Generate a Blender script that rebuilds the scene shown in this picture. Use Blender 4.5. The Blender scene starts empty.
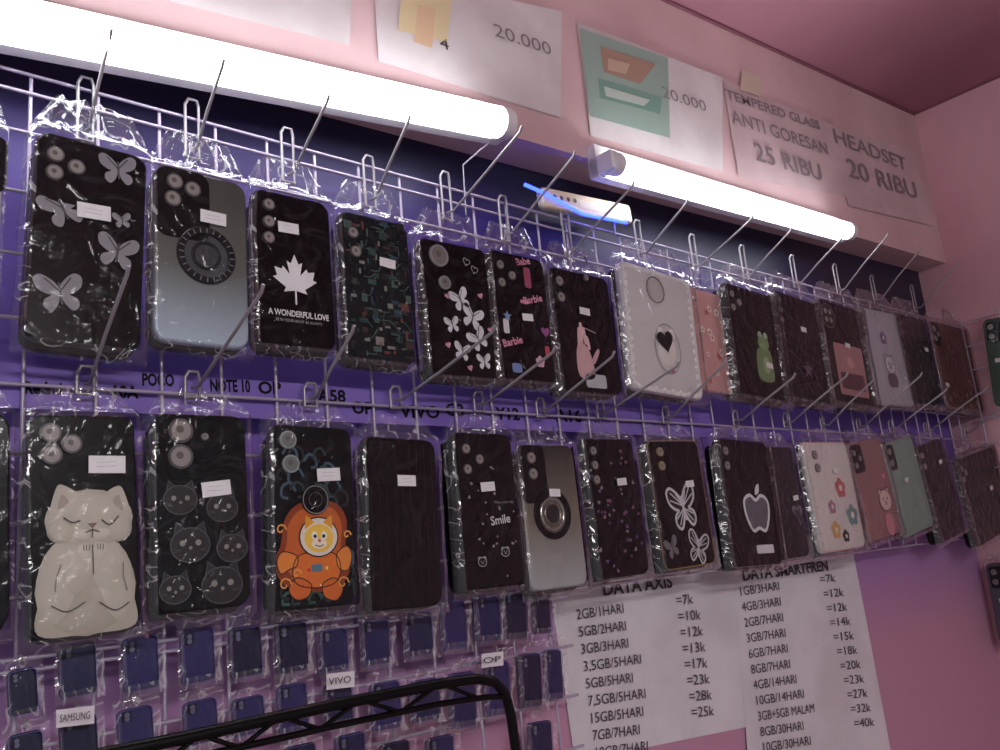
import bpy, math, random
from mathutils import Vector, Matrix, noise
rng = random.Random(7)
scene = bpy.context.scene
try:
    scene.view_settings.view_transform = 'Standard'
except Exception: pass

# ---------------- calibration of the room (metres) ----------------
F = 863.0
DX = Vector((0.753, 0.0728, 0.654)).normalized()
DV = Vector((-0.094, -0.972, 0.2164)); DV = (DV - DX*DV.dot(DX)).normalized()
DY = DV.cross(DX)
CAM = Vector((0, -0.68, 1.5))
def ray(u, v):
    r = Vector((u-500, v-375, F))
    return Vector((r.dot(DX), r.dot(DY), r.dot(DV)))
def P(u, v, Y):
    d = ray(u, v); return CAM + d*((Y-CAM.y)/d.y)
def PX(u, v, X):
    d = ray(u, v); return CAM + d*((X-CAM.x)/d.x)
FWD = Vector((DX.z, DY.z, DV.z))
def mpp(p): return (p-CAM).dot(FWD)/F

def s2l(c):
    c = c/255.0
    return c/12.92 if c <= .04045 else ((c+.055)/1.055)**2.4
def col(c): return (s2l(c[0]), s2l(c[1]), s2l(c[2]), 1)

MATS = {}
def mat(c, rough=.5, metal=0, emit=0, name=None):
    k = (tuple(c), rough, metal, emit)
    if k in MATS: return MATS[k]
    m = bpy.data.materials.new(name or 'paint_%d_%d_%d' % tuple(c))
    m.use_nodes = True
    b = m.node_tree.nodes['Principled BSDF']
    b.inputs['Base Color'].default_value = col(c)
    b.inputs['Roughness'].default_value = rough
    b.inputs['Metallic'].default_value = metal
    if max(c) < 30: b.inputs['Specular IOR Level'].default_value = .28
    if emit:
        b.inputs['Emission Color'].default_value = col(c)
        b.inputs['Emission Strength'].default_value = emit
    MATS[k] = m
    return m

def noisy(name, c1, c2, scale=6, rough=.6, bump=.1, stretch=(1,1,1)):
    m = bpy.data.materials.new(name); m.use_nodes = True
    n = m.node_tree.nodes; l = m.node_tree.links; b = n['Principled BSDF']
    tc = n.new('ShaderNodeTexCoord'); mp = n.new('ShaderNodeMapping'); mp.inputs['Scale'].default_value = stretch
    nz = n.new('ShaderNodeTexNoise'); nz.inputs['Scale'].default_value = scale; nz.inputs['Detail'].default_value = 5
    cr = n.new('ShaderNodeValToRGB')
    cr.color_ramp.elements[0].position = .35; cr.color_ramp.elements[1].position = .65
    cr.color_ramp.elements[0].color = col(c1); cr.color_ramp.elements[1].color = col(c2)
    bp = n.new('ShaderNodeBump'); bp.inputs['Strength'].default_value = bump; bp.inputs['Distance'].default_value = .01
    l.new(tc.outputs['Object'], mp.inputs['Vector']); l.new(mp.outputs[0], nz.inputs['Vector'])
    l.new(nz.outputs['Fac'], cr.inputs['Fac']); l.new(cr.outputs[0], b.inputs['Base Color'])
    l.new(nz.outputs['Fac'], bp.inputs['Height']); l.new(bp.outputs[0], b.inputs['Normal'])
    b.inputs['Roughness'].default_value = rough
    return m

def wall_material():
    m = bpy.data.materials.new('violet_wall_shaded_top'); m.use_nodes = True
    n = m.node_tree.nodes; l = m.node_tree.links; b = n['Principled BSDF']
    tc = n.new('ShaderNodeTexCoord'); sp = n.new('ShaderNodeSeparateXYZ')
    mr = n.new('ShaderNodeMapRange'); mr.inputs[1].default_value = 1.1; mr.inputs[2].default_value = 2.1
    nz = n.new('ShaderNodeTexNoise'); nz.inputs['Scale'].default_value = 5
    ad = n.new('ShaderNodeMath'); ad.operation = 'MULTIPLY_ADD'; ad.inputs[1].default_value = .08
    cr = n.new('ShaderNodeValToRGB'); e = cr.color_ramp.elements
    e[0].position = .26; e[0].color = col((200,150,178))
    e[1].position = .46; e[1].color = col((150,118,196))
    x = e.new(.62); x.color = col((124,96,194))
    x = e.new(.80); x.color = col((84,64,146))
    x = e.new(.855); x.color = col((52,46,92))  # navy stops paint the shade at the wall top into the colour
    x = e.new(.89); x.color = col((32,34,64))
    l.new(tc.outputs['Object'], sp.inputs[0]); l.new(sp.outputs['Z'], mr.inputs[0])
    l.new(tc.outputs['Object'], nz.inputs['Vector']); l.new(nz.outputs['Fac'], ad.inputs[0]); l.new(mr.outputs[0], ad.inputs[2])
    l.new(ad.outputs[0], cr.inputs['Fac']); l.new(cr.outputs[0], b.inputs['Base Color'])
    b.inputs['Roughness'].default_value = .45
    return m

def mkobj(name, verts, faces, mats, fm=None, smooth=False, parent=None, M=None):
    me = bpy.data.meshes.new(name); me.from_pydata([tuple(v) for v in verts], [], faces)
    for m in mats: me.materials.append(m)
    if fm:
        for p, i in zip(me.polygons, fm): p.material_index = i
    if smooth is True:
        for p in me.polygons: p.use_smooth = True
    elif smooth:
        for p, s in zip(me.polygons, smooth): p.use_smooth = s
    me.update()
    o = bpy.data.objects.new(name, me); scene.collection.objects.link(o)
    if M is not None: o.matrix_world = M
    if parent: o.parent = parent
    return o
def empty(name, M=None):
    o = bpy.data.objects.new(name, None); o.empty_display_size = .02
    scene.collection.objects.link(o)
    if M is not None: o.matrix_world = M
    return o
def box(name, lo, hi, m, parent=None):
    v = [(x,y,z) for x in (lo[0],hi[0]) for y in (lo[1],hi[1]) for z in (lo[2],hi[2])]
    f = [(0,1,3,2),(4,6,7,5),(0,4,5,1),(2,3,7,6),(0,2,6,4),(1,5,7,3)]
    return mkobj(name, v, f, [m], parent=parent)
def curve(name, lines, rad, m, parent=None, M=None, smooth=False):
    cu = bpy.data.curves.new(name, 'CURVE'); cu.dimensions = '3D'; cu.bevel_depth = rad; cu.bevel_resolution = 2; cu.use_fill_caps = True
    for ln in lines:
        s = cu.splines.new('POLY'); s.points.add(len(ln)-1)
        for p, q in zip(s.points, ln): p.co = (q[0], q[1], q[2], 1)
        s.use_smooth = True
    cu.materials.append(m)
    o = bpy.data.objects.new(name, cu); scene.collection.objects.link(o)
    if M is not None: o.matrix_world = M
    if parent: o.parent = parent
    return o

ROT = Matrix(((1,0,0),(0,0,-1),(0,1,0))).to_4x4()      # local x right, y up, z towards room
ROTS = Matrix(((0,0,-1),(-1,0,0),(0,1,0))).to_4x4()    # on the right wall
fits = []
def text(s, pos, size, m, rot=ROT, parent=None, width=None, ang=0, name='lettering', align='CENTER', local=False, bold=0):
    cu = bpy.data.curves.new(name, 'FONT'); cu.body = s; cu.size = size
    cu.align_x = align; cu.align_y = 'CENTER'; cu.materials.append(m); cu.offset = bold
    cu.resolution_u = 3
    o = bpy.data.objects.new(name, cu); scene.collection.objects.link(o)
    if local:
        o.parent = parent; o.location = pos; o.rotation_euler = (0,0,ang)
    else:
        o.matrix_world = Matrix.Translation(pos) @ rot @ Matrix.Rotation(ang, 4, 'Z')
        if parent: o.parent = parent
    if width: fits.append((o, width))
    return o

# ---------------- room ----------------
R = 1.90; XL = -1.6; YF = -0.02; YW = 0.04
pinkwall = noisy('pink_wall_paint', (218,164,176), (230,182,192), 4, .7, .05)
fasc = noisy('pink_fascia_paint', (216,184,186), (234,204,206), 5, .7, .1)
ceilm = noisy('mauve_ceiling_paint', (158,108,122), (172,120,134), 3, .8, .03)
floorm = noisy('grey_floor_tile', (150,140,140), (170,160,160), 8, .4, .03)
def zl(x): return 1.5 + .462 + .041*x
def zc(x): return 1.5 + .729 + .085*x
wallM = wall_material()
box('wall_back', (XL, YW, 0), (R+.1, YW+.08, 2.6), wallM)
box('wall_right', (R, -3.2, 0), (R+.1, YW, 2.6), pinkwall)
box('floor', (XL, -3.2, -.1), (R+.1, YW+.08, 0), floorm)
v = [(XL,-3.2,zc(XL)),(R,-3.2,zc(R)),(R,YW,zc(R)),(XL,YW,zc(XL))]
v += [(a,b,c+.06) for a,b,c in v]
mkobj('ceiling', v, [(0,1,2,3),(7,6,5,4),(0,4,5,1),(1,5,6,2),(2,6,7,3),(3,7,4,0)], [ceilm])
v = [(XL,YF,zl(XL)),(R,YF,zl(R)),(R,YF,zc(R)),(XL,YF,zc(XL))]
v += [(a,YW,c) for a,b,c in v]
mkobj('wall_fascia', v, [(0,1,2,3),(7,6,5,4),(0,4,5,1),(1,5,6,2),(2,6,7,3),(3,7,4,0)], [fasc])
curve('trim_1', [[(R-.002,-3.2,zc(R)-.002),(R-.002,YF-.002,zc(R)-.002)],[(XL,YF-.002,zc(XL)-.002),(R,YF-.002,zc(R)-.002)]], .003, mat((130,80,95),.7))

# ---------------- fluorescent tubes ----------------
white = mat((240,240,240), .4)
tubeM = mat((250,250,255), .4, emit=12, name='lit_fluorescent_tube')
def lamp(a, b, rad=.0135):
    A = P(a[0], a[1], -.05); B = P(b[0], b[1], -.05)
    L = (B-A).length; X = (B-A).normalized(); Yv = Vector((0,1,0)); Z = X.cross(Yv).normalized(); Yv = Z.cross(X)
    M = Matrix((X, Yv, Z)).transposed().to_4x4(); M.translation = A
    e = empty('fluorescent_lamp', M)
    o = curve('glass_tube', [[(.012,0,0),(L-.012,0,0)]], rad, tubeM, parent=e); o.data.bevel_resolution = 5
    for x0 in (0, L-.014):
        curve('end_cap', [[(x0,0,0),(x0+.014,0,0)]], rad+.0007, white, parent=e).data.bevel_resolution = 5
        box('socket', (x0-.006 if x0 == 0 else x0+.008, -.008, -.010), (x0+.006 if x0 == 0 else x0+.02, .03, .014), white, parent=e)
    box('batten_housing', (-.006, .016, -.012), (L+.006, .029, .032), white, parent=e)
lamp((-420,-72), (507,124), .017)
lamp((610,163), (850,232), .0145)
e = empty('added_fill_lamp', Matrix.Translation((-.15,-1.85,2.07)))  # unseen lamp behind the camera, added to brighten the display and film highlights
box('fill_diffuser', (-.6,-.12,-.05), (.6,.12,.05), mat((255,250,250), .5, emit=20), parent=e)
box('fill_lamp_plate', (-.62,-.13,.0505), (.62,.13,.07), white, parent=e)
for x0 in (-.5,.5): curve('fill_lamp_rod', [[(x0,0,.07),(x0,0,zc(-.15+x0)-2.07)]], .006, white, parent=e)
curve('electric_cable', [[P(507,130,-.03), P(480,150,-.02), P(463,165,-.005), P(466,215,.0)]], .0010, mat((150,145,160),.5))

# ---------------- papers on the fascia ----------------
def sheet(name, px, Y, m):
    vs = [P(a,b,Y) for a,b in px]
    n = 10; V = []; Fc = []
    for j in range(n+1):
        for i in range(n+1):
            s, t = i/n, j/n
            p = (vs[0]*(1-s)+vs[1]*s)*(1-t) + (vs[3]*(1-s)+vs[2]*s)*t
            p = p + Vector((0, -.0012*(1+noise.noise(p*9)) , 0))
            V.append(p)
    for j in range(n):
        for i in range(n):
            a = j*(n+1)+i; Fc.append((a+n+1, a+n+2, a+1, a))
    return mkobj(name, V, Fc, [m], smooth=True)
def flat(name, px, Y, m, parent):
    return mkobj(name, [P(a,b,Y) for a,b in px][::-1], [tuple(range(len(px)))], [m], parent=parent)
paper = noisy('white_paper', (216,208,208), (232,228,228), 12, .75, .06)
paperw = noisy('white_price_list_paper', (220,216,222), (234,232,238), 12, .75, .06)
paper2 = noisy('pinkish_paper', (208,186,188), (224,202,204), 12, .75, .06)
grey = mat((150,136,142), .7); dark = mat((62,58,66), .7)
def lab(s, u0, u1, v0, v1, Y, hpx, m, parent, bold=0):
    a = P(u0,v0,Y); b = P(u1,v1,Y); c = (a+b)/2
    ang = math.atan2(b.z-a.z, b.x-a.x)
    return text(s, c, hpx*mpp(c)/.70, m, parent=parent, width=(b-a).length, ang=ang, bold=bold)
FY = YF-.0038
s = sheet('price_poster', [(165,-60),(352,-30),(349,46),(170,2)], YF-.001, paper)
s = sheet('price_poster', [(372,-30),(561,12),(560,118),(378,62)], YF-.001, paper)
flat('picture', [(402,-10),(452,0),(447,42),(398,30)], FY, mat((228,212,168),.7), s)
flat('picture', [(418,5),(436,9),(432,48),(414,42)], FY-.0004, mat((226,194,158),.7), s)
lab('20.000', 494,551,30,50, FY, 14, grey, s)
lab('4', 440,449,43,46, FY, 12, mat((60,50,56),.7), s)
s = sheet('price_poster', [(576,22),(722,78),(722,172),(590,136)], YF-.001, paper)
flat('picture', [(580,28),(668,58),(670,138),(590,116)], FY, mat((158,184,172),.7), s)
flat('picture', [(600,46),(656,64),(640,84),(604,72)], FY-.0004, mat((176,146,128),.7), s)
flat('picture', [(608,58),(630,64),(626,74),(608,70)], FY-.0008, mat((204,180,158),.7), s)
flat('picture', [(598,78),(662,98),(660,114),(600,98)], FY-.0004, mat((124,166,150),.7), s)
flat('picture', [(604,86),(650,100),(644,106),(606,96)], FY-.0008, mat((196,210,200),.7), s)
lab('20.000', 662,706,92,107, FY, 12, grey, s)
s = sheet('price_poster', [(722,80),(838,128),(846,196),(738,178)], YF-.001, paper2)
lab('TEMPERED GLASS', 726,820,94,126, FY, 10, grey, s, .0004)
lab('ANTI GORESAN', 732,828,117,150, FY, 14, grey, s, .0003)
lab('25 RIBU', 755,822,152,174, FY, 19, grey, s, .0006)
s = sheet('price_poster', [(830,128),(912,150),(932,226),(848,206)], YF-.0012, paper2)
lab('HEADSET', 834,906,136,165, FY, 15, grey, s, .0004)
lab('20 RIBU', 848,917,168,192, FY, 19, grey, s, .0006)
flat('tape', [(742,70),(762,78),(760,96),(740,90)], FY-.001, mat((222,206,186),.4), s)

# ---------------- data price lists ----------------
s1 = sheet('price_list_poster', [(545,556),(737,536),(750,726),(574,762)], YW-.0005, paperw)
s2 = sheet('price_list_poster', [(731,545),(848,530),(896,780),(750,800)], YW-.0012, paperw)
LY = YW-.0042
lab('DATA AXIS', 603,672,590,582, LY, 12, dark, s1, .0005)
lab('DATA SMARTFREN', 743,828,576,566, LY, 10, dark, s2, .0005)
rows1 = [('2GB/1HARI','=7k'),('5GB/2HARI','=10k'),('3GB/3HARI','=12k'),('3,5GB/5HARI','=13k'),('5GB/5HARI','=17k'),('7,5GB/5HARI','=23k'),('15GB/5HARI','=28k'),('7GB/7HARI','=25k'),('10GB/7HARI','=27k')]
for i,(a,b) in enumerate(rows1):
    v0 = 615+17.3*i; x0 = 577+2.3*i
    lab(a, x0, x0+5.2*len(a), v0, v0-.7*len(a), LY, 9.5, dark, s1)
    x1 = 676+2.2*i; v1 = 601+16*i
    if v1 < 725: lab(b, x1, x1+5.6*len(b), v1, v1-2, LY, 9.5, dark, s1)
rows2 = [('1GB/3HARI','=7k'),('4GB/3HARI','=12k'),('2GB/7HARI','=12k'),('3GB/7HARI','=14k'),('6GB/7HARI','=15k'),('8GB/7HARI','=18k'),('4GB/14HARI','=20k'),('10GB/14HARI','=23k'),('3GB+5GB MALAM','=27k'),('8GB/30HARI','=32k'),('10GB/30HARI','=40k')]
for i,(a,b) in enumerate(rows2):
    v0 = 592+15.6*i; x0 = 740+2.3*i
    lab(a, x0, x0+4.3*len(a), v0, v0-.65*len(a), LY, 8.5, dark, s2)
    x1 = 820+3.4*i; v1 = 580+14.4*i
    lab(b, x1, x1+5*len(b), v1, v1-2, LY, 8, dark, s2)

# ---------------- wire grid ----------------
wireM = mat((190,180,202), .4, .2)
def grid(name, x0, x1, z0, z1, hz, step=.05, y=0.0):
    lines = []
    x = x0
    while x <= x1+.001:
        lines.append([(x,y+.003,z0),(x,y+.003,z1)]); x += step
    for z in hz: lines.append([(x0,y,z),(x1,y,z)])
    return curve(name, lines, .0015, wireM)
ZT = 1.5+.411
grid('wire_grid_panel', -.35, R-.02, 1.47, ZT, [ZT, ZT-.016]+[ZT-.05*k for k in range(1,9)]+[1.47])
grid('wire_grid_panel', -.35, .68, 1.16, 1.462, [1.462-.05*k for k in range(0,7)], y=.0)
lines = []
for k in range(6): lines.append([(R-.02,-.03-.05*k,1.5),(R-.02,-.03-.05*k,1.9)])
for k in range(9): lines.append([(R-.023,-.02,1.5+.05*k),(R-.023,-.29,1.5+.05*k)])
curve('wire_grid_panel', lines, .0015, wireM)

# ---------------- hooks ----------------
hookM = mat((168,164,168), .35, .35)
def hook(base, tip, lh=.042):
    B = P(base[0], base[1], -.003)
    T = PX(tip[0], tip[1], B.x)
    L = max(.05, min(.17, B.y-T.y)); up = max(.01, min(.07, T.z-B.z))
    T = Vector((B.x, B.y-L, B.z+up))
    main = [B+Vector((0,0,.0)), B+Vector((0,-.012,-.002)), B+(T-B)*.5+Vector((0,0,-.004)), T+Vector((0,0,-.002)), T+Vector((0,-.004,.003))]
    g = .006
    loop = [B+Vector((-g,-.001,-.008)), B+Vector((-g,-.001,lh)), B+Vector((-g*.6,-.003,lh+.005)), B+Vector((g*.6,-.003,lh+.005)), B+Vector((g,-.001,lh)), B+Vector((g,-.001,-.008)), B+Vector((-g,-.001,-.008))]
    curve('display_hook', [main, loop], .00145, hookM)
for b,t in [((85,132),(110,35)),((192,150),(222,65)),((288,175),(327,100)),((370,200),(408,120)),((447,213),(520,130)),((505,235),(573,155)),((568,250),(632,185)),((640,254),(686,202)),((695,266),(751,218)),((745,275),(790,230)),((795,283),(842,237)),((838,290),(886,236)),((875,300),(919,250)),((915,308),(957,265))]:
    hook(b, t)
for b,t in [((85,384),(127,272)),((192,388),(261,290)),((310,398),(352,330)),((395,400),(492,330)),((478,404),(553,350)),((540,410),(612,355)),((600,412),(676,365)),((665,417),(724,362)),((735,420),(793,376)),((785,422),(846,375)),((822,425),(872,380)),((858,426),(920,375)),((890,428),(945,390)),((925,430),(985,388)),
            ((965,432),(1010,400))]:
    hook(b, t, .008)

# ---------------- plastic bag materials ----------------
def bag_material(name, base, k, diff, crease):
    m = bpy.data.materials.new(name); m.use_nodes = True
    n = m.node_tree.nodes; l = m.node_tree.links; n.clear()
    out = n.new('ShaderNodeOutputMaterial'); tr = n.new('ShaderNodeBsdfTransparent'); gl = n.new('ShaderNodeBsdfGlossy')
    gl.inputs['Roughness'].default_value = .11; gl.inputs['Color'].default_value = (1,1,1,1)
    df = n.new('ShaderNodeBsdfDiffuse'); df.inputs['Color'].default_value = (.85,.85,.9,1)
    mx = n.new('ShaderNodeMixShader'); mx2 = n.new('ShaderNodeMixShader')
    fr = n.new('ShaderNodeFresnel'); fr.inputs[0].default_value = 1.45
    ad = n.new('ShaderNodeMath'); ad.operation = 'MULTIPLY_ADD'; ad.inputs[1].default_value = k; ad.inputs[2].default_value = base
    tc = n.new('ShaderNodeTexCoord'); nz = n.new('ShaderNodeTexNoise'); nz.inputs['Scale'].default_value = 30; nz.inputs['Detail'].default_value = 2.5; nz.inputs['Distortion'].default_value = 1.4
    bp = n.new('ShaderNodeBump'); bp.inputs['Strength'].default_value = .8; bp.inputs['Distance'].default_value = .007
    l.new(tc.outputs['Object'], nz.inputs['Vector']); l.new(nz.outputs['Fac'], bp.inputs['Height'])
    l.new(bp.outputs[0], gl.inputs['Normal']); l.new(bp.outputs[0], fr.inputs['Normal'])
    l.new(fr.outputs[0], ad.inputs[0]); l.new(ad.outputs[0], mx.inputs[0])
    n2 = n.new('ShaderNodeTexNoise'); n2.inputs['Scale'].default_value = 22; n2.inputs['Detail'].default_value = 2; n2.inputs['Distortion'].default_value = 2.0
    s_ = n.new('ShaderNodeMath'); s_.operation = 'SUBTRACT'; s_.inputs[1].default_value = .5
    ab = n.new('ShaderNodeMath'); ab.operation = 'ABSOLUTE'
    mr = n.new('ShaderNodeMapRange'); mr.inputs[1].default_value = 0; mr.inputs[2].default_value = .022; mr.inputs[3].default_value = crease; mr.inputs[4].default_value = diff
    l.new(tc.outputs['Object'], n2.inputs['Vector']); l.new(n2.outputs['Fac'], s_.inputs[0]); l.new(s_.outputs[0], ab.inputs[0]); l.new(ab.outputs[0], mr.inputs[0])
    l.new(mr.outputs[0], mx2.inputs[0])
    l.new(tr.outputs[0], mx2.inputs[1]); l.new(df.outputs[0], mx2.inputs[2])
    l.new(mx2.outputs[0], mx.inputs[1]); l.new(gl.outputs[0], mx.inputs[2]); l.new(mx.outputs[0], out.inputs[0])
    return m
bagM = bag_material('clear_plastic_film', .0, .55, .002, .022)
bagE = bag_material('crumpled_plastic_film', .03, 1.1, .035, .42)
def grad_material(c1, c2, c3):
    m = bpy.data.materials.new('brushed_gradient_case'); m.use_nodes = True
    n = m.node_tree.nodes; l = m.node_tree.links; b = n['Principled BSDF']
    tc = n.new('ShaderNodeTexCoord'); sp = n.new('ShaderNodeSeparateXYZ'); cr = n.new('ShaderNodeValToRGB')
    e = cr.color_ramp.elements; e[0].color = col(c3); e[1].color = col(c1); x = e.new(.45); x.color = col(c2); 
    l.new(tc.outputs['Generated'], sp.inputs[0]); l.new(sp.outputs['Y'], cr.inputs[0]); l.new(cr.outputs[0], b.inputs['Base Color'])
    b.inputs['Roughness'].default_value = .3; b.inputs['Metallic'].default_value = .25
    return m

def rrect(w, h, r, n=5, cx=0, cy=0):
    out = []
    for a0, sx, sy in ((0,1,1),(90,-1,1),(180,-1,-1),(270,1,-1)):
        for k in range(n+1):
            a = math.radians(a0+90*k/n)
            out.append((cx+sx*(w/2-r)+r*math.cos(a), cy+sy*(h/2-r)+r*math.sin(a)))
    return out
def catmull(pts, n=5, closed=True):
    out = []; N = len(pts)
    rngN = N if closed else N-1
    for i in range(rngN):
        if closed: p0,p1,p2,p3 = [Vector(pts[(i+k)%N]) for k in (-1,0,1,2)]
        else: p0,p1,p2,p3 = [Vector(pts[max(0,min(N-1,i+k))]) for k in (-1,0,1,2)]
        for k in range(n):
            t = k/n
            q = .5*((2*p1)+(p2-p0)*t+(2*p0-5*p1+4*p2-p3)*t*t+(3*p1-p0-3*p2+p3)*t**3)
            out.append((q.x,q.y))
    if not closed: out.append(tuple(pts[-1]))
    return out

def body_mesh(name, w, h, t, m, parent, z=0, r=.011):
    loops = [(.0018,-t),(0,-t+.002),(0,-.003),(.0007,-.0010),(.0022,0)]
    V = []; Fc = []; n = None
    for ins, zz in loops:
        L = rrect(w-2*ins, h-2*ins, max(.003,r-ins))
        n = len(L); V += [(a,b,z+zz) for a,b in L]
    for k in range(len(loops)-1):
        for i in range(n):
            j = (i+1)%n; Fc.append((k*n+i,k*n+j,(k+1)*n+j,(k+1)*n+i))
    Fc.append(tuple(range((len(loops)-1)*n, len(loops)*n))); Fc.append(tuple(range(n-1,-1,-1)))
    sm = [True]*(len(Fc)-2)+[False,False]
    return mkobj(name, V, Fc, [m], smooth=sm, parent=parent)

BLACK = (10,10,13)
HEAD = .036
class Case:
    def __init__(s, c, body=BLACK, Y=-.035, rough=.22, rm=None, stack=1, name='phone_case', side=None, bag=True, bodymat=None, r=.011, t=.010):
        pr = (lambda u,v: P(u,v,Y)) if side is None else (lambda u,v: PX(u,v,side))
        s.pr = pr
        q = [pr(*k) for k in c]
        tm = (q[0]+q[1])/2; bm = (q[2]+q[3])/2; up = tm-bm
        rot = ROT if side is None else ROTS
        ex = rot.to_3x3() @ Vector((1,0,0))
        s.h = up.length; s.w = (abs((q[1]-q[0]).dot(ex))+abs((q[2]-q[3]).dot(ex)))/2
        ang = math.atan2(up.dot(ex), up.z)
        s.M = Matrix.Translation((tm+bm)/2) @ rot @ Matrix.Rotation(-ang, 4, 'Z')
        s.Mi = s.M.inverted()
        s.e = empty(name, s.M)
        s.V = []; s.F = []; s.fm = []; s.ms = []; s.sm = []
        bmt = bodymat or mat(body, rough)
        body_mesh('shell', s.w, s.h, t, bmt, s.e, r=r)
        if stack:
            o = body_mesh('shell_behind', s.w*.985, s.h*.985, t, mat((14,14,18), .2), s.e, z=-.0125, r=r)
            o.location = (rng.uniform(-.002,.002), -.003-rng.uniform(0,.003), 0)
        if bag: s.bag(t)
    def bag(s, t):
        hd = HEAD
        w = s.w*1.17; top = s.h/2+hd; bot = -s.h/2-.009; nx, ny = 24, 40
        sd = Vector((rng.uniform(0,50), rng.uniform(0,50), 0))
        V = []; Fc = []; edge = []
        for j in range(ny+1):
            for i in range(nx+1):
                a = -1+2*i/nx; y = bot+(top-bot)*j/ny
                xx = a*w/2
                ww = 1
                if y > s.h/2: ww = 1-.42*((y-s.h/2)/hd)
                dxe = max(0, abs(xx)-s.w*.47)/(w/2-s.w*.47)
                dye = max(0, abs(y)-s.h*.480)/(.010)
                fall = max(0, 1-dxe**2)**.5*max(0, 1-min(1,dye)**2)**.5
                nn = noise.noise(Vector((xx*28, y*20, 0))+sd)*.5+noise.noise(Vector((xx*70, y*55, 3))+sd)*.25
                z = -.006 + fall*.0105 + nn*.003*(.5+.5*(1-fall)) + (.007*noise.noise(Vector((xx*110,y*16,9))+sd) if y > s.h/2 else 0)
                if fall > .5: z = max(z, .0036)
                jag = .003*noise.noise(Vector((xx*60,3,1))+sd) if j == ny else 0
                V.append((xx*ww*(1+.03*noise.noise(Vector((5,y*30,1))+sd)), y+jag, z))
        for j in range(ny):
            for i in range(nx):
                k = j*(nx+1)+i; Fc.append((k,k+1,k+nx+2,k+nx+1))
                a = abs(-1+2*(i+.5)/nx)*w/2; y = bot+(top-bot)*(j+.5)/ny
                edge.append(1 if (a > s.w*.49 or y > s.h*.492 or y < -s.h*.492) else 0)
        mkobj('plastic_bag', V, Fc, [bagM, bagE], edge, smooth=True, parent=s.e)
    def L(s, u, v):
        p = s.Mi @ s.pr(u, v); return (p.x, p.y)
    def _m(s, c, rough, metal=0):
        m = mat(c, rough, metal)
        if m not in s.ms: s.ms.append(m)
        return s.ms.index(m)
    def poly(s, pts, c, layer=1, rough=.45, metal=0, z=None):
        n = len(s.V); zz = .0002*layer if z is None else z
        ar = sum(pts[i][0]*pts[(i+1)%len(pts)][1]-pts[(i+1)%len(pts)][0]*pts[i][1] for i in range(len(pts)))
        if ar < 0: pts = pts[::-1]
        s.V += [(a,b,zz) for a,b in pts]; s.F.append(tuple(range(n, n+len(pts)))); s.fm.append(s._m(c, rough, metal)); s.sm.append(False)
    def stroke(s, pts, wd, c, layer=2, closed=False, rough=.45, metal=0):
        N = len(pts); V = []
        for i in range(N):
            if closed: a = Vector(pts[i-1]); b = Vector(pts[(i+1)%N])
            else: a = Vector(pts[max(0,i-1)]); b = Vector(pts[min(N-1,i+1)])
            d = (b-a)
            if d.length < 1e-9: d = Vector((1,0))
            d.normalize(); nrm = Vector((-d.y,d.x))*wd/2; p = Vector(pts[i])
            V += [p+nrm, p-nrm]
        n = len(s.V); s.V += [(q.x,q.y,.0002*layer) for q in V]
        mi = s._m(c, rough, metal)
        for i in range(N if closed else N-1):
            j = (i+1)%N
            s.F.append((n+2*i, n+2*i+1, n+2*j+1, n+2*j)); s.fm.append(mi); s.sm.append(False)
    def prism(s, pts, z0, z1, c, rough=.25, metal=0):
        n = len(s.V); N = len(pts); mi = s._m(c, rough, metal)
        s.V += [(a,b,z0) for a,b in pts]+[(a,b,z1) for a,b in pts]
        for i in range(N):
            j = (i+1)%N; s.F.append((n+i,n+j,n+N+j,n+N+i)); s.fm.append(mi); s.sm.append(True)
        s.F.append(tuple(range(n+N,n+2*N))); s.fm.append(mi); s.sm.append(False)
    def circ(s, c, r, n=20, sx=1, sy=1, rot=0):
        ca, sa = math.cos(rot), math.sin(rot)
        return [(c[0]+r*(sx*math.cos(2*math.pi*k/n)*ca-sy*math.sin(2*math.pi*k/n)*sa), c[1]+r*(sx*math.cos(2*math.pi*k/n)*sa+sy*math.sin(2*math.pi*k/n)*ca)) for k in range(n)]
    def disc(s, c, r, cc, layer=2, sx=1, sy=1, rot=0, rough=.45): s.poly(s.circ(c,r,20,sx,sy,rot), cc, layer, rough)
    def ring(s, c, r, wd, cc, layer=2, sx=1, sy=1, rough=.45, metal=0): s.stroke(s.circ(c,r,32,sx,sy), wd, cc, layer, True, rough, metal)
    def torus(s, c, r0, r1, z1, cc, rough=.25, metal=0):
        N = 32; n = len(s.V); mi = s._m(cc, rough, metal)
        for rr_, zz in ((r1,0),(r1,z1*.8),(r1-.0006,z1),(r0+.0006,z1),(r0,z1*.8),(r0,0)):
            s.V += [(c[0]+rr_*math.cos(2*math.pi*k/N), c[1]+rr_*math.sin(2*math.pi*k/N), zz) for k in range(N)]
        for b in range(5):
            for k in range(N):
                j=(k+1)%N; s.F.append((n+b*N+k,n+b*N+j,n+(b+1)*N+j,n+(b+1)*N+k)); s.fm.append(mi); s.sm.append(False)
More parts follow.
